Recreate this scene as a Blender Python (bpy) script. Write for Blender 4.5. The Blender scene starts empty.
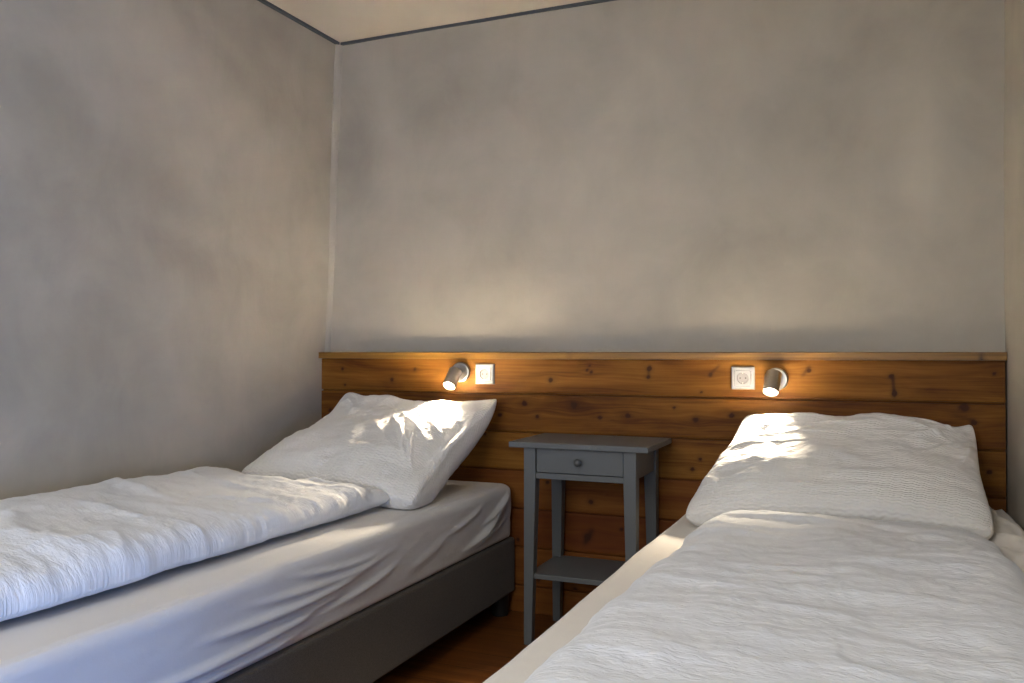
import bpy, math
import numpy as np

S = bpy.context.scene
COL = S.collection
R = math.radians

# ------------------------------------------------------------------ helpers
def tag(o, label=None, cat=None, group=None, kind=None):
    if label: o['label'] = label
    if cat: o['category'] = cat
    if group: o['group'] = group
    if kind: o['kind'] = kind
    return o

def empty(name, loc, label, cat, group=None):
    o = bpy.data.objects.new(name, None); COL.objects.link(o)
    o.location = loc; o.empty_display_size = .05
    return tag(o, label, cat, group)

def build(name, V, F, mat, parent=None, smooth=False, uv=None, attrs=None, bevel=0, seg=2):
    """link vertices and faces (world coordinates) as one mesh object"""
    V = np.asarray(V, dtype=float)
    if parent is not None:
        V = V - np.array(parent['_w'] if '_w' in parent else tuple(parent.location))
    me = bpy.data.meshes.new(name)
    me.from_pydata(V.tolist(), [], [tuple(int(i) for i in f) for f in F])
    me.update()
    if smooth:
        me.polygons.foreach_set('use_smooth', [True]*len(me.polygons))
    if uv is not None:
        l = me.uv_layers.new(name='UVMap')
        li = np.zeros(len(me.loops), dtype=int); me.loops.foreach_get('vertex_index', li)
        l.data.foreach_set('uv', np.asarray(uv)[li].ravel())
    for k, a in (attrs or {}).items():
        at = me.attributes.new(k, 'FLOAT', 'POINT'); at.data.foreach_set('value', np.asarray(a, dtype=float))
    me.materials.append(mat)
    o = bpy.data.objects.new(name, me); COL.objects.link(o)
    if parent is not None: o.parent = parent
    if bevel:
        m = o.modifiers.new('edge', 'BEVEL'); m.width = bevel; m.segments = seg; m.limit_method = 'ANGLE'
        m.angle_limit = R(40)
    return o

def box(x0, x1, y0, y1, z0, z1, off=0):
    V = [(x0,y0,z0),(x1,y0,z0),(x1,y1,z0),(x0,y1,z0),(x0,y0,z1),(x1,y0,z1),(x1,y1,z1),(x0,y1,z1)]
    F = [(3,2,1,0),(4,5,6,7),(0,1,5,4),(1,2,6,5),(2,3,7,6),(3,0,4,7)]
    return V, [tuple(i+off for i in f) for f in F]

def frustum(b, t, z0, z1):   # b,t = (x0,x1,y0,y1)
    V = [(b[0],b[2],z0),(b[1],b[2],z0),(b[1],b[3],z0),(b[0],b[3],z0),
         (t[0],t[2],z1),(t[1],t[2],z1),(t[1],t[3],z1),(t[0],t[3],z1)]
    F = [(3,2,1,0),(4,5,6,7),(0,1,5,4),(1,2,6,5),(2,3,7,6),(3,0,4,7)]
    return V, F

def merge(parts):
    V, F = [], []
    for v, f in parts:
        n = len(V); V += [tuple(p) for p in v]; F += [tuple(i+n for i in q) for q in f]
    return V, F

def frame_of(d):
    d = np.array(d, float); d /= np.linalg.norm(d)
    a = np.array([0,0,1.]) if abs(d[2]) < .9 else np.array([1.,0,0])
    e1 = np.cross(a, d); e1 /= np.linalg.norm(e1)
    return d, e1, np.cross(d, e1)

def lathe(origin, axis, prof, n=48):
    """prof: list of (distance along the axis, radius)"""
    d, e1, e2 = frame_of(axis); o = np.array(origin, float)
    V, F, rings = [], [], []
    for t, r in prof:
        if r < 1e-6:
            rings.append([len(V)]); V.append(tuple(o+d*t))
        else:
            rings.append(list(range(len(V), len(V)+n)))
            for k in range(n):
                a = 2*math.pi*k/n
                V.append(tuple(o+d*t+r*(math.cos(a)*e1+math.sin(a)*e2)))
    for A, B in zip(rings, rings[1:]):
        for k in range(n):
            k2 = (k+1) % n
            if len(A) == 1 and len(B) == 1: continue
            if len(A) == 1: F.append((A[0], B[k2], B[k]))
            elif len(B) == 1: F.append((A[k], A[k2], B[0]))
            else: F.append((A[k], A[k2], B[k2], B[k]))
    return V, F

rng = np.random.RandomState(11)
LAT = rng.rand(64, 64, 16)
def vnoise(x, y, s=0):
    x = np.asarray(x, float); y = np.asarray(y, float)
    xi = np.floor(x).astype(int); yi = np.floor(y).astype(int)
    fx = x-xi; fy = y-yi
    fx = fx*fx*fx*(fx*(fx*6-15)+10); fy = fy*fy*fy*(fy*(fy*6-15)+10)
    L = LAT[:, :, s % 16]
    a = L[xi % 64, yi % 64]; b = L[(xi+1) % 64, yi % 64]
    c = L[xi % 64, (yi+1) % 64]; d = L[(xi+1) % 64, (yi+1) % 64]
    return ((a*(1-fx)+b*fx)*(1-fy)+(c*(1-fx)+d*fx)*fy)*2-1
def fbm(x, y, s=0, o=4, g=.5):
    t = 0; a = 1; f = 1
    for k in range(o):
        t = t+a*vnoise(x*f+17.3*k, y*f+9.1*k, s+k); a *= g; f *= 2.03
    return t
def ridge(x, y, s=0, o=3):
    t = 0; a = 1; f = 1
    for k in range(o):
        t = t+a*(1-2*np.abs(vnoise(x*f+7.7*k, y*f+3.1*k, s+k))); a *= .55; f *= 1.9
    return t
def sm(a, b, x):
    t = np.clip((np.asarray(x, float)-a)/(b-a), 0, 1); return t*t*(3-2*t)
def crease(a, b, pts_a, pts_b, w, amp, k=0):
    """soft fold: a ridge of half-width w along the segment pts_a -> pts_b in the (a, b) plane, fading at both ends"""
    ax, ay = pts_a; bx, by = pts_b
    L = math.hypot(bx-ax, by-ay); ux, uy = (bx-ax)/L, (by-ay)/L
    s = ((a-ax)*ux+(b-ay)*uy)/L
    d = -(a-ax)*uy+(b-ay)*ux + k*L*s*(1-s)
    return amp*np.exp(-(d/w)**2)*sm(-.1, .25, s)*(1-sm(.7, 1.1, s))

# ------------------------------------------------------------------ materials
class NT:
    def __init__(s, name):
        s.m = bpy.data.materials.new(name); s.m.use_nodes = True
        s.t = s.m.node_tree; s.p = s.t.nodes['Principled BSDF']
    def n(s, typ, **k):
        nd = s.t.nodes.new(typ)
        for a, v in k.items():
            if a.startswith('i_'):
                key = a[2:]
                key = int(key) if key.isdigit() else key.replace('_', ' ')
                nd.inputs[key].default_value = v
            else: setattr(nd, a, v)
        return nd
    def l(s, a, b): s.t.links.new(a, b)
    def coord(s, which='Object'): return s.n('ShaderNodeTexCoord').outputs[which]
    def mapping(s, vec, scale=(1,1,1), loc=(0,0,0)):
        m = s.n('ShaderNodeMapping'); m.inputs['Scale'].default_value = scale; m.inputs['Location'].default_value = loc
        s.l(vec, m.inputs['Vector']); return m.outputs[0]
    def noise(s, vec, scale, detail=4, rough=.5, dist=0):
        nd = s.n('ShaderNodeTexNoise'); s.l(vec, nd.inputs['Vector'])
        nd.inputs['Scale'].default_value = scale; nd.inputs['Detail'].default_value = detail
        nd.inputs['Roughness'].default_value = rough; nd.inputs['Distortion'].default_value = dist
        return nd.outputs['Fac']
    def math(s, op, a, b=None, c=None):
        nd = s.n('ShaderNodeMath', operation=op)
        for i, v in enumerate((a, b, c)):
            if v is None: continue
            if isinstance(v, (int, float)): nd.inputs[i].default_value = v
            else: s.l(v, nd.inputs[i])
        return nd.outputs[0]
    def ramp(s, fac, stops):
        nd = s.n('ShaderNodeValToRGB'); s.l(fac, nd.inputs[0]); cr = nd.color_ramp
        while len(cr.elements) < len(stops): cr.elements.new(.5)
        for e, (p, c) in zip(cr.elements, stops): e.position = p; e.color = (*c, 1)
        return nd.outputs[0]
    def mix(s, fac, a, b, blend='MIX'):
        nd = s.n('ShaderNodeMix', data_type='RGBA', blend_type=blend)
        for i, v in ((0, fac), (6, a), (7, b)):
            if isinstance(v, (int, float)): nd.inputs[i].default_value = v
            elif isinstance(v, tuple): nd.inputs[i].default_value = (*v, 1)
            else: s.l(v, nd.inputs[i])
        return nd.outputs[2]
    def attr(s, name): return s.n('ShaderNodeAttribute', attribute_name=name).outputs['Fac']
    def bump(s, h, strength, dist, prev=None):
        b = s.n('ShaderNodeBump'); b.inputs['Strength'].default_value = strength; b.inputs['Distance'].default_value = dist
        s.l(h, b.inputs['Height'])
        if prev is not None: s.l(prev, b.inputs['Normal'])
        return b.outputs[0]
    def set(s, **k):
        for a, v in k.items():
            i = s.p.inputs[a.replace('_', ' ')]
            if isinstance(v, (int, float)): i.default_value = v
            elif isinstance(v, tuple): i.default_value = (*v, 1) if len(v) == 3 else v
            else: s.l(v, i)
        return s.m

def mat_plaster(name, c_dark, c_mid, c_light):
    t = NT(name); v = t.coord()
    n1 = t.noise(t.mapping(v, (1, 1, 1.25)), 1.7, 5, .52, .5)
    n2 = t.noise(t.mapping(v, (1, 1, .8), (5, 3, 1)), 5.0, 6, .6, .6)
    f = t.math('ADD', t.math('MULTIPLY', n1, .62), t.math('MULTIPLY', n2, .38))
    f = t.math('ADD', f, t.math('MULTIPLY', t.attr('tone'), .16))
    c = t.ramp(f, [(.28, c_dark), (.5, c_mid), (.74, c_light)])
    warm = t.noise(t.mapping(v, (1, 1, 1), (9, 2, 4)), 1.1, 3, .5)
    c = t.mix(t.math('MULTIPLY', warm, .35), c, (.53, .47, .385), 'MIX')
    fine = t.noise(v, 90, 3, .6)
    h = t.math('ADD', t.math('MULTIPLY', n2, .6), t.math('MULTIPLY', fine, .05))
    return t.set(Base_Color=c, Roughness=.62, Specular_IOR_Level=.3, Normal=t.bump(h, .35, .012))

PLASTER = mat_plaster('trowelled_grey_plaster', (.305, .287, .247), (.405, .379, .324), (.495, .460, .390))

def mat_ceiling():
    t = NT('cream_ceiling_paint'); v = t.coord()
    n = t.noise(v, 3, 4)
    c = t.ramp(n, [(.3, (.60, .54, .45)), (.7, (.66, .60, .50))])
    return t.set(Base_Color=c, Roughness=.85, Normal=t.bump(t.noise(v, 120, 2), .1, .003))
CEIL = mat_ceiling()

def mat_board():
    t = NT('oiled_knotty_pine'); v = t.coord()
    sp = t.n('ShaderNodeSeparateXYZ'); t.l(v, sp.inputs[0])
    gz = t.attr('grain'); kn = t.attr('knot'); bd = t.attr('board')
    def vec(sx, sz, off=0):
        c = t.n('ShaderNodeCombineXYZ')
        t.l(t.math('ADD', t.math('MULTIPLY', sp.outputs[0], sx), t.math('MULTIPLY', bd, 13.7)), c.inputs[0])
        t.l(t.math('MULTIPLY', gz, sz), c.inputs[1]); t.l(t.math('ADD', t.math('MULTIPLY', bd, 5.3), off), c.inputs[2])
        return c.outputs[0]
    broad = t.noise(vec(1.1, 22), 1, 3, .5, .3)
    fine = t.noise(vec(3.0, 130, 3), 1, 4, .6)
    blot = t.noise(vec(2.6, 9, 7), 1, 4, .55, .8)
    f = t.math('ADD', t.math('ADD', t.math('MULTIPLY', broad, .40), t.math('MULTIPLY', fine, .32)), t.math('MULTIPLY', blot, .42))
    rnd = t.n('ShaderNodeTexWhiteNoise', noise_dimensions='1D'); t.l(bd, rnd.inputs['W'])
    f = t.math('ADD', f, t.math('MULTIPLY', t.math('SUBTRACT', rnd.outputs['Value'], .5), .10))
    c = t.ramp(f, [(.38, (.055, .015, .003)), (.49, (.125, .042, .005)), (.58, (.190, .074, .009)), (.72, (.275, .125, .019))])
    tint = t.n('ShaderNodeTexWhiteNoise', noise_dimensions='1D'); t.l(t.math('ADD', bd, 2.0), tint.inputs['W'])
    low = t.math('GREATER_THAN', bd, 2.5)       # redder, darker mix painted into the lower planks for the shade there
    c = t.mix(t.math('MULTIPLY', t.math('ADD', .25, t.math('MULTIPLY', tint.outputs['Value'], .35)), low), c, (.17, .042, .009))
    c = t.mix(t.math('MINIMUM', kn, .93), c, (.045, .014, .006))
    r = t.math('ADD', .50, t.math('MULTIPLY', fine, .2))
    return t.set(Base_Color=c, Roughness=r, Specular_IOR_Level=.18, Normal=t.bump(fine, .25, .0012))
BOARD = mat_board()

def mat_ledge():
    t = NT('golden_pine_ledge'); v = t.coord()
    n = t.noise(t.mapping(v, (1.2, 30, 60)), 1.5, 4, .6, .3)
    c = t.ramp(n, [(.3, (.17, .076, .010)), (.7, (.31, .158, .024))])
    c = t.mix(t.math('MINIMUM', t.attr('knot'), .9), c, (.03, .012, .006))
    return t.set(Base_Color=c, Roughness=.42, Normal=t.bump(n, .15, .001))
LEDGE = mat_ledge()

def mat_floor():
    t = NT('orange_pine_floor_planks'); v = t.coord()
    sp = t.n('ShaderNodeSeparateXYZ'); t.l(v, sp.inputs[0])
    pl = t.math('DIVIDE', t.math('ADD', sp.outputs[1], 10.045), .14)
    idx = t.math('FLOOR', pl); fr = t.math('FRACT', pl)
    c = t.n('ShaderNodeCombineXYZ')
    t.l(t.math('ADD', t.math('MULTIPLY', sp.outputs[0], 1.3), t.math('MULTIPLY', idx, 7.7)), c.inputs[0])
    t.l(t.math('MULTIPLY', sp.outputs[1], 45), c.inputs[1]); t.l(idx, c.inputs[2])
    n = t.noise(c.outputs[0], 1, 5, .6, .4)
    col = t.ramp(n, [(.3, (.09, .027, .006)), (.55, (.19, .065, .013)), (.75, (.27, .11, .026))])
    w = t.n('ShaderNodeTexWhiteNoise', noise_dimensions='1D'); t.l(idx, w.inputs['W'])
    col = t.mix(t.math('MULTIPLY', w.outputs['Value'], .45), col, (.15, .05, .014))
    d = t.math('ABSOLUTE', t.math('SUBTRACT', fr, .5))
    gap = t.math('GREATER_THAN', d, .487)
    col = t.mix(gap, col, (.02, .008, .004))
    return t.set(Base_Color=col, Roughness=.38, Normal=t.bump(t.math('SUBTRACT', 1.0, gap), .5, .002))
FLOOR = mat_floor()

def mat_crinkle(name, col, rib, colw, strength, wild):
    """seersucker: short puckered ribs standing in narrow columns"""
    t = NT(name); uv = t.coord('UV')
    sp = t.n('ShaderNodeSeparateXYZ'); t.l(uv, sp.inputs[0])
    n = t.noise(uv, 9, 3, .6); n2 = t.noise(t.mapping(uv, (1, 1, 1), (3, 7, 0)), 38, 2, .6)
    ph = t.math('ADD', t.math('MULTIPLY', n, 16*wild), t.math('MULTIPLY', n2, 9*wild))
    rough_n = t.noise(t.mapping(uv, (48, 120, 1)), 1, 3, .55, .8)
    cx = t.math('SINE', t.math('ADD', t.math('MULTIPLY', sp.outputs[0], 2*math.pi/colw), t.math('MULTIPLY', n2, 2*wild)))
    a = t.math('SINE', t.math('ADD', t.math('ADD', t.math('MULTIPLY', sp.outputs[1], 2*math.pi/rib), ph), t.math('MULTIPLY', cx, 1.1)))
    env = t.math('ADD', .45, t.math('MULTIPLY', t.math('ABSOLUTE', cx), .55))
    amp = t.math('ADD', .15, t.math('MULTIPLY', t.noise(t.mapping(uv, (1, 1, 1), (1, 4, 0)), 4, 3, .6), 1.5))
    h = t.math('ADD', t.math('MULTIPLY', t.math('MULTIPLY', a, env), t.math('MULTIPLY', amp, 1.0-.82*wild)), t.math('MULTIPLY', rough_n, 1.2+2.2*wild))
    return t.set(Base_Color=col, Roughness=.9, Specular_IOR_Level=.2, Sheen_Weight=.15,
                 Normal=t.bump(h, strength, .0022))
PILLOWCASE = mat_crinkle('white_seersucker_pillowcase', (.80, .79, .775), .0130, .028, .62, .25)
DUVETCOVER = mat_crinkle('white_seersucker_duvet_cover', (.72, .735, .76), .0100, .022, .46, 1.0)

def mat_sheet(name, col):
    t = NT(name); v = t.coord()
    n = t.noise(v, 260, 2, .6); m = t.noise(v, 14, 4, .55)
    h = t.math('ADD', t.math('MULTIPLY', n, .15), m)
    return t.set(Base_Color=col, Roughness=.85, Specular_IOR_Level=.2, Sheen_Weight=.1, Normal=t.bump(h, .22, .006))
SHEET = mat_sheet('pale_grey_jersey_sheet', (.62, .61, .60))
SHEET_CREAM = mat_sheet('cream_white_jersey_sheet', (.76, .72, .66))
TICKING = mat_sheet('mattress_ticking', (.38, .36, .33))

def mat_upholstery():
    t = NT('dark_taupe_upholstery'); v = t.coord()
    n = t.noise(v, 420, 2, .7)
    c = t.ramp(n, [(.3, (.062, .055, .047)), (.7, (.115, .10, .085))])
    return t.set(Base_Color=c, Roughness=.9, Specular_IOR_Level=.2, Sheen_Weight=.12, Normal=t.bump(n, .4, .001))
UPHOL = mat_upholstery()

def mat_paint(name, col, rough=.45, amount=.06):
    t = NT(name); v = t.coord()
    n = t.noise(t.mapping(v, (2, 2, 12)), 6, 4, .6)
    c = t.mix(t.math('MULTIPLY', n, amount*4), col, tuple(x*.78 for x in col))
    return t.set(Base_Color=c, Roughness=rough, Normal=t.bump(n, .06, .002))
GREY = mat_paint('grey_satin_furniture_paint', (.125, .137, .142), .42)
KNOB = mat_paint('dark_grey_knob_paint', (.085, .09, .093), .35)
BLACK = mat_paint('black_plastic_foot', (.012, .012, .012), .6)
TRIMP = mat_paint('slate_blue_trim_paint', (.065, .078, .09), .6)
WHITE = mat_paint('white_socket_plastic', (.38, .385, .40), .3, .01)
WHITE_IN = mat_paint('socket_well_plastic', (.27, .27, .27), .35, .01)
WPAINT = mat_paint('white_added_window_paint', (.75, .75, .73), .4, .02)
HOLE = mat_paint('socket_hole_dark', (.02, .02, .02), .5)

def mat_metal():
    t = NT('brushed_nickel'); v = t.coord()
    n = t.noise(t.mapping(v, (40, 40, 900)), 3, 2, .5)
    return t.set(Base_Color=(.62, .59, .55), Metallic=1.0, Roughness=t.math('ADD', .24, t.math('MULTIPLY', n, .12)))
METAL = mat_metal()
def mat_glow(name, col, e):
    t = NT(name)
    return t.set(Base_Color=(.9, .9, .9), Emission_Color=col, Emission_Strength=e)
BULB = mat_glow('lit_bulb_lens', (1.0, .86, .68), 30.0)

# ------------------------------------------------------------------ the room
XL, XR, YB, ZC = -2.265, .375, -3.95, 2.40
XLT = -2.205                      # the old left wall leans in towards the ceiling
def xl_at(z): return XL + np.clip((z-1.03)/1.37, 0, 1)*(XLT-XL)

def wall_grid(name, fn, na, nb, tone, flip=False, holes=None):
    a, b = np.meshgrid(np.linspace(0, 1, na), np.linspace(0, 1, nb), indexing='ij')
    P = fn(a.ravel(), b.ravel())
    F = []
    for i in range(na-1):
        for j in range(nb-1):
            q = (i*nb+j, (i+1)*nb+j, (i+1)*nb+j+1, i*nb+j+1)
            if holes is not None and holes(P[list(q)].mean(0)): continue
            F.append(q[::-1] if flip else q)
    o = build(name, P, F, PLASTER, smooth=True, attrs={'tone': tone(P)})
    return tag(o, kind='structure')

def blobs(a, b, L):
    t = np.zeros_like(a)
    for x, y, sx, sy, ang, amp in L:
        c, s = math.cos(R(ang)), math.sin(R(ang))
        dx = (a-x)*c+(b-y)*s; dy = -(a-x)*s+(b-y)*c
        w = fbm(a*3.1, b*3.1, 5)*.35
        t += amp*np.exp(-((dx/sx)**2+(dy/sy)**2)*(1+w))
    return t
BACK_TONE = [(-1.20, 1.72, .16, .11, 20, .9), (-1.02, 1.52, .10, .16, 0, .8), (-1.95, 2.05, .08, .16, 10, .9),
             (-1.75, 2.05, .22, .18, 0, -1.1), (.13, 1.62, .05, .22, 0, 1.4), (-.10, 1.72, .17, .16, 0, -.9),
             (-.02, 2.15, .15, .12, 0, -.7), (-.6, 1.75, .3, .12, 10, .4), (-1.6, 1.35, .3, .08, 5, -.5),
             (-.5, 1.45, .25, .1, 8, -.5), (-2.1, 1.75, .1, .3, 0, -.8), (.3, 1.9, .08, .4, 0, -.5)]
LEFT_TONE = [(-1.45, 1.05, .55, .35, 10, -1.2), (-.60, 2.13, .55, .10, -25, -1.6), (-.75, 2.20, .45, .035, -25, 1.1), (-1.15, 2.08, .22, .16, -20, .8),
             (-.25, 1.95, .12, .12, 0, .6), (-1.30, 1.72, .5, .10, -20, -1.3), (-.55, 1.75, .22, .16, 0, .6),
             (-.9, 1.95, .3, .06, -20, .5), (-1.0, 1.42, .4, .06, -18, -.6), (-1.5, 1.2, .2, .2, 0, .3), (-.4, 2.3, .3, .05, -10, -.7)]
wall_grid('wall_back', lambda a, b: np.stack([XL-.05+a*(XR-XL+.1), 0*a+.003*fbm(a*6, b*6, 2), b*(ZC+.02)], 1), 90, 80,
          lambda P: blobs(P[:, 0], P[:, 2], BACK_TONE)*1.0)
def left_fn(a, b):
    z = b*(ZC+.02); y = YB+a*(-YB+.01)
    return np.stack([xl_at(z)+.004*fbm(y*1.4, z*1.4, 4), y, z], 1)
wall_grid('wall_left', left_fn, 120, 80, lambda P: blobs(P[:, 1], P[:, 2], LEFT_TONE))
# opening for the added window, right wall near the foot of the beds
W0, W1, WZ0, WZ1 = -3.88, -3.08, .16, .92
def right_fn(a, b):
    y = YB+a*(-YB+.01); z = b*(ZC+.02)
    return np.stack([XR+.004*fbm(y*1.4, z*1.4, 6), y, z], 1)
NA, NB = 80, 49
def in_win(p): return W0 < p[1] < W1 and WZ0 < p[2] < WZ1
wall_grid('wall_right', right_fn, NA, NB, lambda P: blobs(P[:, 1], P[:, 2], [(-.2, 1.6, .2, .3, 0, .8), (-.5, 1.0, .2, .2, 0, -.6)]), True, in_win)
RX0, RX1, RZ0, RZ1 = -1.75, -.15, .95, 2.10  # opening for the added, unseen rear window
wall_grid('wall_rear', lambda a, b: np.stack([XL-.05+a*(XR-XL+.1), 0*a+YB, b*(ZC+.02)], 1), 55, 50, lambda P: P[:, 0]*0, True,
          lambda p: RX0 < p[0] < RX1 and RZ0 < p[2] < RZ1)
V, F = box(XL-.2, XR+.2, YB-.1, .1, ZC, ZC+.1); tag(build('ceiling', V, F, CEIL), kind='structure')
V, F = box(XL-.2, XR+.2, YB-.1, .1, -.1, 0); tag(build('floor', V, F, FLOOR), kind='structure')
# plaster fillet in the left corner, dark cornice line under the ceiling
def strip(name, pts, mat):  # pts: ring of cross-section points at two ends
    n = len(pts[0]); V = list(pts[0])+list(pts[1])
    F = [(k, (k+1) % n, (k+1) % n+n, k+n) for k in range(n)]+[tuple(range(n))[::-1], tuple(range(n, 2*n))]
    return tag(build(name, V, F, mat, attrs={'tone': [.1]*len(V)} if mat is PLASTER else None), kind='structure')
def corner_sec(z):
    x = float(xl_at(z)); return [(x-.03, .03, z), (x-.03, -.024, z), (x+.002, -.024, z), (x+.011, -.016, z), (x+.017, -.008, z), (x+.021, .002, z), (x+.021, .03, z)]
strip('trim_1', [corner_sec(1.03), corner_sec(ZC)], PLASTER)
h = .011
strip('trim_2', [[(x, -.010, ZC-h), (x, .02, ZC-h), (x, .02, ZC+.01), (x, -.010, ZC+.01)] for x in (XLT-.03, XR+.01)], TRIMP)
strip('trim_3', [[(XLT-.03, y, ZC-h), (XLT+.013, y, ZC-h), (XLT+.013, y, ZC+.01), (XLT-.03, y, ZC+.01)] for y in (YB, .01)], TRIMP)
strip('trim_4', [[(XR+.03, y, ZC-h), (XR-.010, y, ZC-h), (XR-.010, y, ZC+.01), (XR+.03, y, ZC+.01)] for y in (YB, .01)], TRIMP)
# the added window itself, unseen, a way in for the blue light
wy0, wy1 = W0-.03, W1+.03
parts = [box(XR-.015, XR+.10, wy0-.03, wy0+.05, WZ0-.04, WZ1+.04), box(XR-.015, XR+.10, wy1-.05, wy1+.03, WZ0-.04, WZ1+.04),
         box(XR-.015, XR+.10, wy0+.05, wy1-.05, WZ0-.04, WZ0+.05), box(XR-.015, XR+.10, wy0+.05, wy1-.05, WZ1-.05, WZ1+.04),
         box(XR+.03, XR+.07, (wy0+wy1)/2-.025, (wy0+wy1)/2+.025, WZ0+.05, WZ1-.05)]
V, F = merge(parts); tag(build('added_window_1', V, F, WPAINT, bevel=.003), kind='structure')

a0, a1 = RX0-.03, RX1+.03; am = (a0+a1)/2  # rear window frame, added out of view for broad frontal fill
parts = [box(a0-.03, a0+.05, YB-.10, YB+.015, RZ0-.04, RZ1+.04), box(a1-.05, a1+.03, YB-.10, YB+.015, RZ0-.04, RZ1+.04),
         box(a0+.05, a1-.05, YB-.10, YB+.015, RZ0-.04, RZ0+.05), box(a0+.05, a1-.05, YB-.10, YB+.015, RZ1-.05, RZ1+.04),
         box(am-.025, am+.025, YB-.07, YB-.03, RZ0+.05, RZ1-.05)]
V, F = merge(parts); tag(build('added_window_2', V, F, WPAINT, bevel=.003), kind='structure')

# ------------------------------------------------------------------ headboard panelling
HX0, HX1, HT, HY = -2.262, .368, 1.002, -.042
seams = [.864, .713, .562, .411, .260, .109]
edges = [HT]+seams+[0.0]
def zrows():
    z = []
    for a, b in zip(edges, edges[1:]):
        n = 26
        inner = np.linspace(a-.004, b+.004, n)
        z += [a-.0001, a-.0022]+list(inner)+[b+.0022]
    return np.array(z[::-1])
zr = zrows(); xr_ = np.linspace(HX0, HX1, 560)
GX, GZ = np.meshgrid(xr_, zr, indexing='ij')
gx, gz = GX.ravel(), GZ.ravel()
sd = np.min([np.abs(gz-s-.004*vnoise(gx*0+3, gz*0)) for s in seams], axis=0)
depth = np.where(sd < .0025, .013, np.where(sd < .0045, .0008, 0))
board = np.zeros_like(gx)
for k, s in enumerate(seams): board += (gz < s)
warp_edge = .0010*fbm(gx*2, board*3, 3)
KN = [(-1.185,.920,.012),(-1.036,.960,.007),(-1.020,.953,.008),(-.792,.968,.010),(-.797,.936,.008),(-1.298,.826,.014),(-1.091,.823,.017),(-1.242,.776,.010),
      (-.986,.780,.011),(-.876,.790,.013),(-1.403,.778,.011),(-.567,.947,.009),(-.600,.883,.006),(-.621,.783,.013),(-.492,.803,.012),(-1.025,.978,.006),
      (-.227,.965,.009),(.034,.950,.010),(.044,.890,.010),(.251,.849,.018),(.278,.799,.011),(.322,.642,.010),(.337,.960,.007),(-.700,.825,.007),
      (-1.793,.957,.009),(-1.905,.913,.010),(-2.153,.957,.008),(-2.217,.776,.012),(-2.14,.887,.007),(-.633,.601,.010),(-1.199,.520,.010),(-1.021,.455,.013),
      (-1.035,.320,.015),(-1.236,.135,.009),(-1.324,.287,.009),(-1.25,.36,.008),(-.605,.64,.008),(-1.086,.113,.01),(-1.47,.70,.009),(-.90,.36,.009)]
grain = gz.copy(); knot = np.zeros_like(gx)
for kx, kz, kr in KN:
    kb = sum(kz < s for s in seams)
    dx = (gx-kx); dz = (gz-kz); on = (board == kb)
    r2 = (dx/(3.4*kr))**2+(dz/(1.7*kr))**2
    grain += np.where(on, -dz*.75*np.exp(-r2*.8), 0)
    rr = np.sqrt((dx/1.15)**2+dz**2)*(1+.25*vnoise(gx*90, gz*90, 2))
    knot += np.where(on, np.exp(-(rr/(kr*.62))**4)*.95+.42*np.exp(-(rr/(kr*1.25))**2), 0)
# dark flame streaks that run off some knots
for (a, b, w, am) in [((-.530,.985),(-.575,.945),.006,.55),((-.792,.985),(-.797,.93),.007,.5),((.038,.955),(.044,.87),.006,.8),((-.222,.985),(-.255,.94),.007,.5),
                      ((-1.01,.36),(-1.055,.28),.012,.7),((-1.0,.78),(-.80,.79),.003,.3),((-1.30,.945),(-1.05,.955),.003,.35),((.30,.80),(.20,.83),.007,.4),((-1.10,.935),(-.95,.95),.003,.25)]:
    knot += crease(gx, gz, a, b, w, am)
grain += .010*fbm(gx*1.6, board*9+gz*4, 7, 2)
Y = HY+depth
PV = np.stack([gx, Y, gz], 1); nz = len(zr); nx = len(xr_)
idx = np.arange(nx*nz).reshape(nx, nz)
F = np.stack([idx[:-1, :-1], idx[1:, :-1], idx[1:, 1:], idx[:-1, 1:]], -1).reshape(-1, 4)
# close the sides and top with a slab behind
bv, bf = box(HX0, HX1, HY+.015, -.006, 0, HT)
base = len(PV); PV = np.vstack([PV, bv]); F = [tuple(q) for q in F]+[tuple(i+base for i in q) for q in bf]
# side faces at the two ends and along the top
for col_, rev in ((idx[0], False), (idx[-1], True)):
    b0 = len(PV); back = PV[col_].copy(); back[:, 1] = HY+.016; PV = np.vstack([PV, back])
    for k in range(nz-1):
        q = (col_[k], col_[k+1], b0+k+1, b0+k); F.append(q[::-1] if rev else q)
pad = lambda a: np.concatenate([a, np.zeros(len(PV)-len(a))])
hb = empty('headboard', ((HX0+HX1)/2, -.02, 0), 'long knotty pine plank headboard running along the whole back wall behind both beds', 'headboard')
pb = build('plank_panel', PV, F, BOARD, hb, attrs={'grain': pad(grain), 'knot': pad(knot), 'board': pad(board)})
lx = np.linspace(HX0+.001, HX1+.003, 220)
ring = [(-.066, 1.003), (-.066, 1.0275), (-.064, 1.0295), (-.002, 1.0295), (-.002, 1.003)]
LV = [(x, y, z) for x in lx for y, z in ring]; nr = len(ring)
LF = [(i*nr+k, i*nr+(k+1) % nr, (i+1)*nr+(k+1) % nr, (i+1)*nr+k) for i in range(len(lx)-1) for k in range(nr)]
LF = [q[::-1] for q in LF]+[tuple(range(nr)), tuple(range(nr*(len(lx)-1), nr*len(lx)))[::-1]]
lk = [max(1.0*math.exp(-(((x-.300)/.009)**2-(0 if .999 < z < 1.02 else -.8))), .25*math.exp(-(((x+1.1)/.012)**2))) for x in lx for y, z in ring]
tag(build('ledge', LV, LF, LEDGE, hb, attrs={'knot': lk}), 'golden pine ledge capping the planks')

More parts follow.
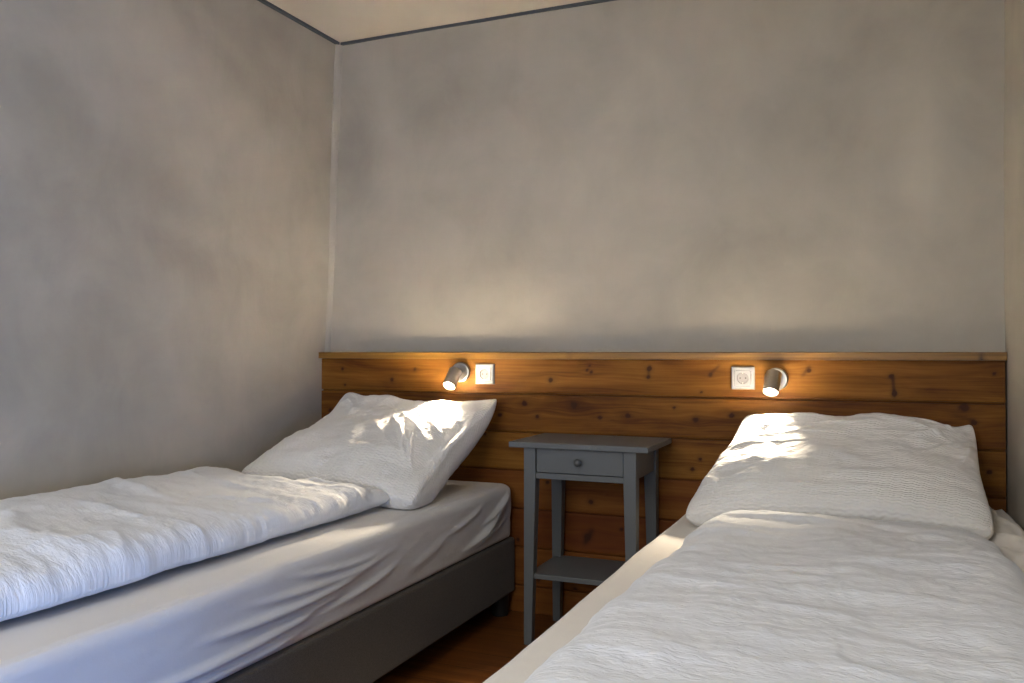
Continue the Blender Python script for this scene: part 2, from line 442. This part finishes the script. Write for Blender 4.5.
# ------------------------------------------------------------------ wall sockets
def socket(x, z, label):
    y = HY; e = empty('wall_socket', (x, y, z), label, 'socket', 'white wall sockets')
    hs = .0405
    ring = [(hs, 0), (hs, .006), (hs-.0035, .0095), (.029, .0095), (.0285, .007)]
    V, F = [], []
    for r, d in ring:
        V += [(x-r, y-d, z-r), (x+r, y-d, z-r), (x+r, y-d, z+r), (x-r, y-d, z+r)]
    for i in range(len(ring)-1):
        for k in range(4):
            k2 = (k+1) % 4; F.append((i*4+k, i*4+k2, i*4+4+k2, i*4+4+k))
    F.append((16, 17, 18, 19))
    build('frame_plate', V, F, WHITE, e)
    n = 48   # insert: square outside, round well inside
    def sq(r, k):
        a = 2*math.pi*(k+.5)/n; c, s = math.cos(a), math.sin(a); m = max(abs(c), abs(s)); return r*c/m, r*s/m
    V, F = [], []
    levels = [('s', .0275, .007), ('s', .0275, .0105), ('s', .0262, .0115), ('c', .0205, .0115), ('c', .0200, .0105)]
    for kind, r, d in levels:
        for k in range(n):
            a = 2*math.pi*(k+.5)/n
            p = sq(r, k) if kind == 's' else (r*math.cos(a), r*math.sin(a))
            V.append((x+p[0], y-d, z+p[1]))
    for i in range(len(levels)-1):
        for k in range(n): F.append((i*n+k, i*n+(k+1) % n, (i+1)*n+(k+1) % n, (i+1)*n+k))
    build('socket_insert', V, F, WHITE, e)
    V, F = lathe((x, y-.0106, z), (0, 1, 0), [(0, .0200), (.0032, .0195), (.0034, 0)], 40)
    w = build('socket_well', V, F, WHITE_IN, e, smooth=False)
    for s in (-1, 1):
        V, F = lathe((x+s*.0095, y-.0070, z), (0, -1, 0), [(0, .0026), (.0008, .0026), (.0008, 0)], 16)
        build('contact_hole', V, F, HOLE, e)
        V, F = box(x-.0018, x+.0018, y-.0115, y-.0072, z+s*.0175-.0025, z+s*.0175+.0025)
        build('earth_contact', V, F, METAL, e)
socket(-1.467, .941, 'square white wall socket on the headboard just right of the lamp over the left bed')
socket(-.451, .937, 'square white wall socket on the headboard just left of the lamp over the right bed')

# ------------------------------------------------------------------ reading lamps
def lamp(x, z, hc, d, energy, label):
    e = empty('reading_lamp', (x, HY, z), label, 'lamp', 'nickel reading lamps on the headboard')
    V, F = lathe((x, HY, z), (0, -1, 0), [(0, .0405), (.010, .0405), (.0125, .0385), (.0135, .036), (.0135, 0)], 56)
    build('wall_rosette', V, F, METAL, e, smooth=False, bevel=0)
    hc = np.array(hc, float); d = np.array(d, float); d /= np.linalg.norm(d)
    # pivot arm from the rosette to the back of the head
    p0 = np.array([x, HY-.0135, z]); joint = hc-d*.012+np.array([0, .0265*abs(d[2]), -.0265*abs(d[1])*-1*0])
    joint = hc+np.array([(x-hc[0])*.45, .026, .004])
    ax = joint-p0; L = np.linalg.norm(ax)
    V, F = merge([lathe(p0, ax, [(-.001, .0), (-.001, .0105), (L*.35, .0105), (L*.35, .0075), (L, .0075), (L, 0)], 28),
                  lathe(joint-np.array([.011, 0, 0]), (1, 0, 0), [(0, 0), (0, .0085), (.022, .0085), (.022, 0)], 28)])
    build('pivot_arm', V, F, METAL, e)
    L2 = .041
    V, F = lathe(hc-d*L2, d, [(0, 0), (0, .0235), (.0015, .0255), (.004, .0265), (.080, .0265), (.082, .0260), (.082, .0240), (.076, .0232), (.074, .0232), (.074, 0)], 64)
    hd = build('lamp_head', V, F, METAL, e)
    for p in hd.data.polygons: p.use_smooth = abs(p.normal.dot(__import__('mathutils').Vector(d))) < .5 and len(p.vertices) == 4
    V, F = lathe(hc+d*(.034), d, [(0, .0228), (.0035, .0222), (.0052, .016), (.006, 0)], 48)
    tag(build('bulb', V, F, BULB, e, smooth=True), 'glowing warm white bulb face')
    ld = bpy.data.lights.new('reading_light', 'SPOT'); ld.energy = energy; ld.color = (1.0, .83, .61)
    ld.spot_size = R(84); ld.spot_blend = 1.0; ld.shadow_soft_size = .022
    lo = bpy.data.objects.new('reading_light', ld); COL.objects.link(lo)
    tip = hc+d*.046
    lo.location = tip; import mathutils
    lo.rotation_euler = mathutils.Vector(d).to_track_quat('-Z', 'Y').to_euler()
lamp(-1.576, .948, (-1.5815, -.112, .924), (-.01, -.66, -.75), 190, 'round nickel reading lamp shining down on the left bed pillow')
lamp(-.337, .934, (-.343, -.112, .924), (-.08, -.60, -.79), 100, 'round nickel reading lamp shining down on the right bed pillow')

# ------------------------------------------------------------------ soft goods
def cushion(name, nu, nv, rim, up, down, thick_u, thick_d, mat, parent=None, pa=2.0, pb=2.0, wr=None, clamp=None, uvs=(1, 1)):
    su = np.linspace(-1, 1, nu); sv = np.linspace(-1, 1, nv)
    ww = .72
    u1 = ww*np.sin(su*math.pi/2)+(1-ww)*su; v1 = ww*np.sin(sv*math.pi/2)+(1-ww)*sv
    U, Vv = np.meshgrid(u1, v1, indexing='ij'); u = U.ravel(); v = Vv.ravel()
    E = np.clip((1-np.abs(u)**pa)*(1-np.abs(v)**pb), 0, 1)
    prof = E**.5
    P = rim(u, v); n_up = up(u, v)
    t = thick_u(u, v)*prof
    if wr is not None: t = t+wr(u, v)*np.clip(prof*2.2, 0, 1)
    top = P+n_up*t[:, None]
    bot = P-down(u, v)*(thick_d(u, v)*prof)[:, None]
    if clamp: top = clamp(top); bot = clamp(bot)
    idx = np.arange(nu*nv).reshape(nu, nv)
    edge = np.zeros((nu, nv), bool); edge[0] = edge[-1] = True; edge[:, 0] = edge[:, -1] = True
    bidx = np.where(edge, idx, -1)
    inner = ~edge; bidx[inner] = nu*nv+np.arange(inner.sum())
    V = np.vstack([top, bot[inner.ravel()]])
    V[:nu*nv][edge.ravel()] = P[edge.ravel()] if not clamp else clamp(P[edge.ravel()])
    q = lambda I: np.stack([I[:-1, :-1], I[1:, :-1], I[1:, 1:], I[:-1, 1:]], -1).reshape(-1, 4)
    F = np.vstack([q(idx), q(bidx)[:, ::-1]])
    uvt = np.stack([u*uvs[0], v*uvs[1]], 1)
    uv = np.vstack([uvt, uvt[inner.ravel()]])
    return build(name, V, F, mat, parent, smooth=True, uv=uv)

def bil(u, v, FL, FR, BR, BL):   # u: left..right, v: front..back
    a = ((u+1)/2)[:, None]; b = ((v+1)/2)[:, None]
    FL, FR, BR, BL = map(np.array, (FL, FR, BR, BL))
    return FL*(1-a)*(1-b)+FR*a*(1-b)+BR*a*b+BL*(1-a)*b
def nrm(v):
    return v/np.linalg.norm(v, axis=1, keepdims=True)

MT = .512      # top of both mattresses
def pillow_clamp(zmin, ymax):
    def f(P):
        P = P.copy()
        P[:, 2] = np.maximum(P[:, 2], zmin); P[:, 1] = np.minimum(P[:, 1], ymax)
        return P
    return f

def make_pillow(name, C, label, tu, td, seed, ear, wr, conc=(.05, .05), sag=.05):
    FL, FR, BR, BL = C
    def rim(u, v):
        cu = u*(1-conc[0]*(1-v**2)*np.abs(u)**3); cv = v*(1-conc[1]*(1-u**2)*np.abs(v)**3)
        P = bil(cu, cv, *C)
        P[:, 2] -= sag*(1-u**2)*sm(.2, 1, v)
        P[:, 2] += .010*fbm(u*2.2+seed, v*2.2, seed)*(1-.6*np.abs(u*v))
        k = (np.abs(u)*np.abs(v))**9          # corners round off slightly
        c0 = bil(u*0, v*0, *C)
        P = P+(c0-P)*(k*.045)[:, None]
        for (cu_, cv_, dz, w) in ear:
            d2 = ((u-cu_)**2+(v-cv_)**2)/w**2
            P[:, 2] += dz*np.exp(-d2)
        return P
    up0 = np.cross(np.array(FR)-FL, np.array(BL)-FL); up0 = up0/np.linalg.norm(up0)
    def up(u, v):
        d = np.tile(up0, (len(u), 1)); d[:, 0] += u*.25; d[:, 1] += v*.10
        return nrm(d)
    def dn(u, v):
        d = np.tile(np.array([0, -.15, 1.0]), (len(u), 1)); d[:, 0] -= u*.30
        return nrm(d)
    root = cushion(name, 230, 230, rim, up, dn, tu, td, PILLOWCASE, pa=3.2, pb=3.2, wr=wr,
                   clamp=pillow_clamp(MT+.003, HY-.004), uvs=(.40, .40))
    tag(root, label, 'pillow', 'white square pillows')
    return root

def wr1(u, v):
    w = .0050*fbm(u*2.5+3, v*2.5, 1)+.0028*ridge(u*3.0+v*1.5, v*2.0-u*1.0, 3)
    # folds sweeping from the lit back edge down towards the front right corner
    for a, b, wd, am in [((.05,.55),(.72,-.15),.030,.010),((.18,.62),(.78,.05),.026,.008),((.0,.45),(.66,-.35),.026,.008),((.35,.70),(.80,.20),.024,.006),
                         ((-.1,.25),(.60,-.50),.030,.005),((.60,.6),(.90,.3),.02,.005),((.25,.2),(.72,-.55),.020,.007),((.5,.0),(.80,-.6),.020,.007),
                         ((-.9,.9),(-.4,.4),.05,.008),((-.6,.95),(-.5,.3),.04,.007),((-.3,.95),(-.35,.6),.03,.006),((-.2,.95),(-.15,.6),.04,-.007)]:
        w = w+crease(u, v, a, b, wd, am, .12)
    w = w-.020*np.exp(-(((u-.86)/.07)**2))*sm(-.9, -.2, v)*(1-sm(.2, .6, v))
    return w
make_pillow('pillow', [(-2.19, -.685, .562), (-1.372, -.785, .535), (-1.362, -.115, .838), (-2.075, -.115, .845)],
            'square white pillow propped against the headboard at the top of the left bed',
            lambda u, v: .034+.050*sm(.75, -.45, v)-.012*sm(.2, 1, u), lambda u, v: .16+0*u, 3,
            [(1, 1, .012, .18), (-1, .95, .018, .2), (-.42, 1, .016, .25), (-1, .3, -.02, .5), (1, -.95, .0, .2)], wr1, conc=(.085, .10), sag=-.008)
def wr2(u, v):
    w = .0045*fbm(u*2.3+8, v*2.3, 4)+.0022*ridge(u*2.0+5, v*3.6, 6)
    for a, b, wd, am in [((-.9,.75),(-.2,.78),.030,.008),((-.8,.55),(.1,.62),.028,.005),((-.85,.35),(.0,.45),.028,.006),((-.9,.1),(-.1,.25),.03,.005),
                         ((.95,.85),(.35,.35),.035,.008),((.97,.7),(.5,.05),.03,.007),((.95,.5),(.7,-.3),.03,.005),((.2,.8),(.8,.45),.03,.006),
                         ((-.9,.95),(-.6,.4),.05,.008),((.9,.95),(.6,.7),.03,.007),((.45,.9),(.9,.75),.02,.006)]:
        w = w+crease(u, v, a, b, wd, am, -.1)
    return w
make_pillow('pillow', [(-.548, -.67, .540), (.285, -.61, .550), (.280, -.115, .775), (-.436, -.115, .812)],
            'plump white pillow under the lamp at the top of the right bed',
            lambda u, v: .040+.046*sm(.75, -.5, v)+.028*np.exp(-((u-.35)/.5)**2)*sm(.0, .7, v), lambda u, v: .15+0*u, 6,
            [(-1, 1, .006, .2), (1, 1, .024, .13), (.93, .6, -.008, .2)], wr2, conc=(.045, .075), sag=-.022)

def make_duvet(name, x0, x1, y0, y1, label, thick, wrinkle, rimz=.036, front=None, corner=1.0):
    """y0: foot side (far down the bed), y1: head side"""
    sx, sy = (x1-x0)/2, (y1-y0)/2
    def rim(u, v):
        x = (x0+x1)/2+u*sx; y = (y0+y1)/2+v*sy
        ex = .014*fbm(y*3.3, u*0+x0, 2)+.004*fbm(y*14, u*0+x0, 5, 3)
        ey = .012*fbm(x*3.7, v*0+2, 3)+.005*fbm(x*13, v*0, 7, 3)
        # rounded plan corners
        k = (np.abs(u)**8*np.abs(v)**8)
        x = x+ex*np.abs(u)**4*np.sign(u)*1.0-np.sign(u)*k*.035*corner
        y = y+ey*np.abs(v)**6-np.sign(v)*k*.03*corner
        if front is not None: y = y+front(x)*sm(.5, 1, v)
        z = MT+rimz+.005*fbm(x*5, y*5, 8)
        return np.stack([x, y, z], 1)
    up = lambda u, v: nrm(np.stack([.12*np.sign(u)*np.abs(u)**10, .35*np.sign(v)*np.abs(v)**16, 1+0*u], 1))
    dn = lambda u, v: np.tile(np.array([0, 0, 1.]), (len(u), 1))
    def w(u, v):
        x = (x0+x1)/2+u*sx; y = (y0+y1)/2+v*sy
        return wrinkle(x, y)
    def th(u, v):
        x = (x0+x1)/2+u*sx; y = (y0+y1)/2+v*sy
        return thick(x, y)
    o = cushion(name, 300, 460, rim, up, dn, th, lambda u, v: rimz-.004+0*u, DUVETCOVER, pa=9, pb=22, wr=w,
                clamp=lambda P: np.stack([P[:, 0], P[:, 1], np.maximum(P[:, 2], MT+.002)], 1), uvs=(sx, sy))
    return tag(o, label, 'duvet', 'white crinkled duvets')

def w_left(x, y):
    w = .0050*fbm(x*2.2, y*2.2, 9)+.0060*ridge(x*1.3+y*.8, y*3.4-x*.6, 10, 3)
    w = w+.0020*ridge(x*9+3, y*9+x*4, 12, 2)+.0005*ridge(x*20+y*6, y*42, 7, 2)+.0012*fbm(x*30, y*34, 3, 2)
    edge = sm(-1.75, -1.48, x)
    w = w+edge*.0045*ridge(x*5+y*6, y*11, 5, 2)
    for a, b, wd, am in [((-2.2,-1.25),(-1.75,-1.40),.022,.010),((-2.1,-1.55),(-1.6,-1.62),.022,.009),((-1.95,-1.75),(-1.6,-1.95),.025,.010),((-2.2,-1.0),(-1.6,-1.12),.020,.007),
                         ((-2.0,-.95),(-1.48,-.95),.018,.007),((-1.75,-.86),(-1.47,-.92),.014,.010),((-1.8,-1.3),(-1.5,-1.2),.018,.008),((-2.15,-1.85),(-1.8,-1.8),.022,.009)]:
        w = w+crease(x, y, a, b, wd, am, .15)
    return w
make_duvet('duvet', -2.245, -1.475, -2.55, -.80, 'white crinkled duvet spread flat along the left bed beside the grey wall',
           lambda x, y: .058+.020*sm(-1.45, -2.1, x)+.018*sm(-.9, -1.7, y), w_left, front=lambda x: .04*sm(-1.9, -2.2, x)+.055*sm(-1.62, -1.5, x), corner=.3)
def w_right(x, y):
    w = .0070*fbm(x*2.6+4, y*2.4, 11)+.0050*ridge(x*1.2+3+y*.4, y*4.2, 13, 3)
    w = w+.0018*ridge(x*9+5, y*11, 14, 2)+.0006*ridge(x*18+y*5, y*44, 7, 2)+.0012*fbm(x*30, y*34, 3, 2)
    for a, b, wd, am in [((-.42,-.82),(-.05,-.86),.016,.009),((-.40,-.76),(-.10,-.74),.014,.007),((-.45,-.95),(-.1,-1.0),.018,.008),((-.1,-.80),(.1,-.90),.016,-.008),
                         ((-.46,-1.08),(-.1,-1.08),.018,.007),((0,-1.0),(.25,-.85),.02,.006),((-.47,-1.3),(-.2,-1.22),.02,.007),((.05,-1.25),(.25,-1.15),.02,.006),((-.3,-1.45),(0,-1.4),.022,.007)]:
        w = w+crease(x, y, a, b, wd, am, .12)
    return w
make_duvet('duvet', -.450, .268, -2.50, -.675, 'white crinkled duvet pulled up to the pillow on the right bed',
           lambda x, y: .046+.022*sm(-.7, -1.3, y), w_right, rimz=.026, front=lambda x: .02*sm(.25, -.3, x)-.03*sm(.0, .27, x))

# ------------------------------------------------------------------ mattresses in fitted sheets
def rrect(x0, x1, y0, y1, r, step):
    """points and outward normals around a rounded rectangle, the same count for every inset"""
    pts = []; nrmv = []
    cs = [(x1-r, y0+r, -90), (x1-r, y1-r, 0), (x0+r, y1-r, 90), (x0+r, y0+r, 180)]
    for k, (cx, cy, a0) in enumerate(cs):
        for j in range(13):
            a = R(a0+90*j/12); pts.append((cx+r*math.cos(a), cy+r*math.sin(a))); nrmv.append((math.cos(a), math.sin(a)))
        nx_, ny_, na = cs[(k+1) % 4]; b = R(a0+90); bx, by = nx_+r*math.cos(b), ny_+r*math.sin(b)
        px, py = pts[-1]; n = step[k % 2]
        for j in range(1, n):
            f = j/n; pts.append((px+(bx-px)*f, py+(by-py)*f)); nrmv.append((math.cos(b), math.sin(b)))
    return np.array(pts), np.array(nrmv)

def soft_box(name, x0, x1, y0, y1, z0, z1, mat, parent, disp, rp=.06, re=.032, open_bottom=False):
    rings = []   # (inset, z)
    rings += [(.05, z0), (.012, z0), (.004, z0+.004), (0, z0+.012)]
    rings += [(0, z) for z in np.linspace(z0+.02, z1-re, 26)]
    rings += [(re-re*math.cos(a), z1-re+re*math.sin(a)) for a in np.linspace(.15, math.pi/2, 10)]
    half = min(x1-x0, y1-y0)/2
    rings += [(i, z1) for i in np.linspace(re+.012, half-.002, 46)]
    V = []; N = []
    for ins, z in rings:
        r = max(rp-ins, .004)
        p, n = rrect(x0+ins, x1-ins, y0+ins, y1-ins, r, (200, 40))
        V.append(np.column_stack([p, np.full(len(p), z)])); N.append(n)
    m = len(V[0]); P = np.vstack(V); NN = np.vstack(N)
    P = disp(P, NN)
    F = []
    for i in range(len(rings)-1):
        for k in range(m):
            k2 = (k+1) % m; F.append((i*m+k, i*m+k2, (i+1)*m+k2, (i+1)*m+k))
    F.append(tuple(range(m))[::-1]); F.append(tuple(range((len(rings)-1)*m, len(rings)*m)))
    return build(name, P, F, mat, parent, smooth=True)

# (Y, Z) runs of the pulled folds on the right-hand side of the left mattress
LEFT_FOLDS = [((-1.95,.36),(-1.25,.385),.011,.010),((-1.75,.41),(-1.10,.425),.010,.010),((-1.60,.445),(-1.00,.44),.009,.008),((-1.85,.33),(-1.40,.335),.009,.008),
              ((-1.45,.475),(-1.05,.45),.008,.007),((-1.30,.36),(-.95,.40),.009,.007),((-1.55,.385),(-1.2,.37),.007,-.006),
              ((-.42,.345),(-.12,.475),.010,.009),((-.50,.335),(-.15,.43),.009,.008),((-.45,.33),(-.16,.385),.009,.007),((-.34,.40),(-.10,.492),.008,.009),((-.62,.42),(-.35,.47),.010,.005),
              ((-.9,.36),(-.62,.42),.02,.004)]
def disp_left(P, N):
    P = P.copy(); x, y, z = P[:, 0].copy(), P[:, 1].copy(), P[:, 2].copy()
    side = sm(.30, .33, z)*(1-sm(MT-.012, MT-.002, z))
    d = .003*fbm(y*3+x, z*8, 3)
    for a, b, w, am in LEFT_FOLDS: d = d+crease(y, z, a, b, w*.9, am*1.6, .10)*(N[:, 0] > .4)
    d = d*side+.004*np.sin((z-.31)/.2*math.pi)
    P[:, 0] += N[:, 0]*d; P[:, 1] += N[:, 1]*d
    P[:, 2] += np.where(z > MT-.005, .0015*fbm(x*6, y*6, 4)-.0015, 0)
    # soft raised hem of sheet by the pillow
    P[:, 2] += np.where(z > MT-.03, .006*np.exp(-(((x+1.36)/.03)**2))*sm(-1.1, -.8, y)*(1-sm(-.7, -.5, y)), 0)
    return P
def disp_right(P, N):
    P = P.copy(); x, y, z = P[:, 0].copy(), P[:, 1].copy(), P[:, 2].copy()
    d = .004*fbm(y*2.5+x, z*5, 6)+.004*np.sin((z-.31)/.2*math.pi)
    P[:, 0] += N[:, 0]*d; P[:, 1] += N[:, 1]*d
    P[:, 2] += np.where(z > MT-.005, .002*fbm(x*6, y*6, 5)-.0015, 0)
    return P
def mattress(x0, x1, y0, label, sheet, disp, group='mattresses'):
    y1 = -.052
    e = empty('mattress', ((x0+x1)/2, (y0+y1)/2, .305), label, 'mattress')
    V, F = box(x0+.012, x1-.012, y0+.012, y1-.012, .3005, .49)
    tag(build('mattress_core', V, F, TICKING, e, bevel=.01), 'grey mattress ticking at the lower edge')
    soft_box('fitted_sheet', x0, x1, y0, y1, .304, MT, sheet, e, disp)
    return e
LB = (-2.248, -1.335, -2.42); RB = (-.597, .362, -2.42)
mattress(*LB, 'mattress in a pulled light grey fitted sheet on the left bed base', SHEET, disp_left)
mattress(*RB, 'mattress in a cream fitted sheet on the right bed base', SHEET_CREAM, disp_right)

def bed_base(x0, x1, y0, label):
    y1 = -.052
    e = empty('bed_base', ((x0+x1)/2, (y0+y1)/2, 0), label, 'bed base', 'upholstered bed bases')
    V, F = box(x0, x1, y0, y1, .085, .300)
    build('upholstered_box', V, F, UPHOL, e, bevel=.012, seg=3)
    for fx in (x0+.045, x1-.045):
        for fy in (y0+.06, y1-.05):
            V, F = lathe((fx, fy, 0), (0, 0, 1), [(0, 0), (0, .030), (.004, .032), (.086, .036), (.086, 0)], 28)
            build('foot', V, F, BLACK, e)
bed_base(LB[0], LB[1]+.004, LB[2], 'dark taupe upholstered box base under the left bed mattress')
bed_base(RB[0]-.004, RB[1], RB[2], 'dark taupe upholstered box base under the right bed mattress')

# crumpled end of the cream sheet between the right mattress and the wall
def rumple():
    nu, nv = 60, 150
    a, b = np.meshgrid(np.linspace(0, 1, nu), np.linspace(0, 1, nv), indexing='ij'); a = a.ravel(); b = b.ravel()
    x = .268+a*(.366-.268); y = -1.3+b*(1.3-.065)
    hgt = .034*np.sin(a*math.pi)**.6*(1+.9*ridge(b*7+a*1.2, a*1.6, 5, 2)*.6)
    hgt = hgt*sm(0, .05, b)*(1-sm(.93, 1, b))
    top = np.stack([x, y, MT+.003+np.maximum(hgt, 0)], 1)
    top2 = top.copy(); top2[:, 2] = MT+.0012
    I = np.arange(nu*nv).reshape(nu, nv); q = lambda I: np.stack([I[:-1, :-1], I[1:, :-1], I[1:, 1:], I[:-1, 1:]], -1).reshape(-1, 4)
    per = list(I[:, 0])+list(I[-1, 1:])+list(I[-2::-1, -1])+list(I[0, -2:0:-1])
    n = nu*nv
    side = [(per[k], n+per[k], n+per[(k+1) % len(per)], per[(k+1) % len(per)]) for k in range(len(per))]
    F = [tuple(f) for f in q(I)]+[tuple(f[::-1]) for f in q(I+n)]+side
    o = build('sheet_fold', np.vstack([top, top2]), F, SHEET_CREAM, smooth=True)
    return o
sf = rumple()
mats = [o for o in COL.objects if o.name.startswith('mattress') and o.type == 'EMPTY']
rm = max(mats, key=lambda o: o.location.x)
sf.parent = rm; sf.location = tuple(-c for c in rm.location)
tag(sf, 'loose rumpled edge of the sheet by the wall')

# ------------------------------------------------------------------ night stand
def night_stand():
    x0, x1, y0, y1, zt = -1.209, -.707, -.404, -.052, .714
    e = empty('night_stand', ((x0+x1)/2, (y0+y1)/2, 0), 'slim grey painted night stand with one drawer between the two beds', 'night stand')
    V, F = box(x0, x1, y0, y1, zt-.020, zt); build('table_top', V, F, GREY, e, bevel=.003)
    lx0, lx1, ly0, ly1 = x0+.050, x1-.046, y0+.020, y1-.012
    w = .044; tp = .029
    for sx in (0, 1):
        for sy in (0, 1):
            X0 = lx0 if sx == 0 else lx1-w; X1 = X0+w
            Y0 = ly0 if sy == 0 else ly1-w; Y1 = Y0+w
            b = [X0, X1, Y0, Y1]            # foot narrows on the inner faces
            if sx == 0: b[1] = X0+tp
            else: b[0] = X1-tp
            if sy == 0: b[3] = Y0+tp
            else: b[2] = Y1-tp
            parts = merge([frustum(b, (X0, X1, Y0, Y1), 0, .585), box(X0, X1, Y0, Y1, .585, zt-.020)])
            V, F = parts; F = [f for i, f in enumerate(F) if i not in (1, 6)]
            # weld the two stacked sections
            V = list(V); F = [tuple({8: 4, 9: 5, 10: 6, 11: 7}.get(i, i) for i in f) for f in F]
            keep = sorted({i for f in F for i in f}); mp = {k: n for n, k in enumerate(keep)}
            build('leg', [V[k] for k in keep], [tuple(mp[i] for i in f) for f in F], GREY, e, bevel=.002)
    ix0, ix1 = lx0+w, lx1-w; iy0, iy1 = ly0+w, ly1-w
    for X in (lx0+.006, lx1-.024):
        V, F = box(X, X+.018, iy0, iy1, .598, zt-.020); build('side_apron', V, F, GREY, e)
    V, F = box(ix0, ix1, ly1-.024, ly1-.006, .598, zt-.020); build('back_apron', V, F, GREY, e)
    V, F = box(ix0, ix1, ly0+.004, ly0+.026, .586, .606); build('front_rail', V, F, GREY, e, bevel=.0015)
    V, F = box(ix0+.0025, ix1-.0025, ly0+.006, ly0+.024, .6085, zt-.0225)
    dv, df = merge([(V, F), box(ix0+.012, ix1-.012, ly0+.024, iy1+.01, .610, .618),
                    box(ix0+.012, ix0+.022, ly0+.024, iy1+.01, .618, .670), box(ix1-.022, ix1-.012, ly0+.024, iy1+.01, .618, .670)])
    dr = build('drawer', dv, df, GREY, e, bevel=.0012)
    kx = (ix0+ix1)/2
    V, F = lathe((kx, ly0+.006, .650), (0, -1, 0), [(0, .007), (.006, .0065), (.010, .0085), (.014, .0125), (.019, .0135), (.024, .0115), (.027, .006), (.028, 0)], 32)
    kb = build('knob', V, F, KNOB, dr, smooth=True)
    kb.data.transform(__import__('mathutils').Matrix.Translation([-c for c in e.location]))
    V, F = box(lx0+.010, lx1-.010, ly0+.010, ly1-.010, .232, .250); build('shelf', V, F, GREY, e, bevel=.002)
    return e
night_stand()

# ------------------------------------------------------------------ ceiling lamp added behind the camera for fill
cl = empty('added_ceiling_lamp', (-.55, -2.55, ZC-.09), 'round opal lamp with a metal mount on the ceiling, added unseen to light the room', 'added ceiling lamp')
V, F = lathe((-.55, -2.55, ZC), (0, 0, -1), [(0, 0), (0, .17), (.02, .17), (.02, 0)], 48); build('added_lamp_mount', V, F, METAL, cl)
OPAL = mat_glow('added_opal_glass', (1, .93, .84), 2.5)
V, F = lathe((-.55, -2.55, ZC), (0, 0, -1), [(.02, .21), (.05, .22), (.07, .20), (.085, .13), (.09, 0)], 48); build('added_opal_shade', V, F, OPAL, cl, smooth=True)

def area(name, loc, rot, sx, sy, e, col, spread=180):
    l = bpy.data.lights.new(name, 'AREA'); l.shape = 'RECTANGLE'; l.size = sx; l.size_y = sy; l.energy = e; l.color = col
    l.spread = R(spread)
    o = bpy.data.objects.new(name, l); COL.objects.link(o); o.location = loc; o.rotation_euler = rot
    return o
# blue light added behind the made-up right-wall window
area('added_window_light', (XR+.12, (W0+W1)/2, (WZ0+WZ1)/2), (0, R(90), 0), .74, .78, 54, (.12, .36, 1.0))
# soft fill added at the made-up rear window, behind the camera
area('added_rear_light', ((RX0+RX1)/2, YB-.10, (RZ0+RZ1)/2), (R(90), 0, 0), RX1-RX0, RZ1-RZ0, 37, (1.0, .955, .87))
# room fill added under the made-up ceiling lamp
area('added_ceiling_light', (-.55, -2.55, ZC-.10), (0, 0, 0), .4, .4, 6.5, (.93, .96, 1.0))

w = bpy.data.worlds.new('dim_room'); S.world = w; w.use_nodes = True
w.node_tree.nodes['Background'].inputs[0].default_value = (.6, .75, 1, 1); w.node_tree.nodes['Background'].inputs[1].default_value = .3

# ------------------------------------------------------------------ camera
cd = bpy.data.cameras.new('camera'); cam = bpy.data.objects.new('camera', cd); COL.objects.link(cam)
cam.location = (0, -3.2, 1.03); cam.rotation_euler = (R(90.7), 0, R(23.15))
cd.sensor_width = 36; cd.lens = 861/1024*36; cd.clip_start = .02
S.camera = cam
S.view_settings.view_transform = 'Standard'; S.view_settings.look = 'None'
S.view_settings.gamma = 1; S.view_settings.use_curve_mapping = False
S.view_settings.exposure = 0.0
S.cycles.max_bounces = 8; S.cycles.diffuse_bounces = 5; S.cycles.use_denoising = True
S.cycles.sample_clamp_indirect = 0
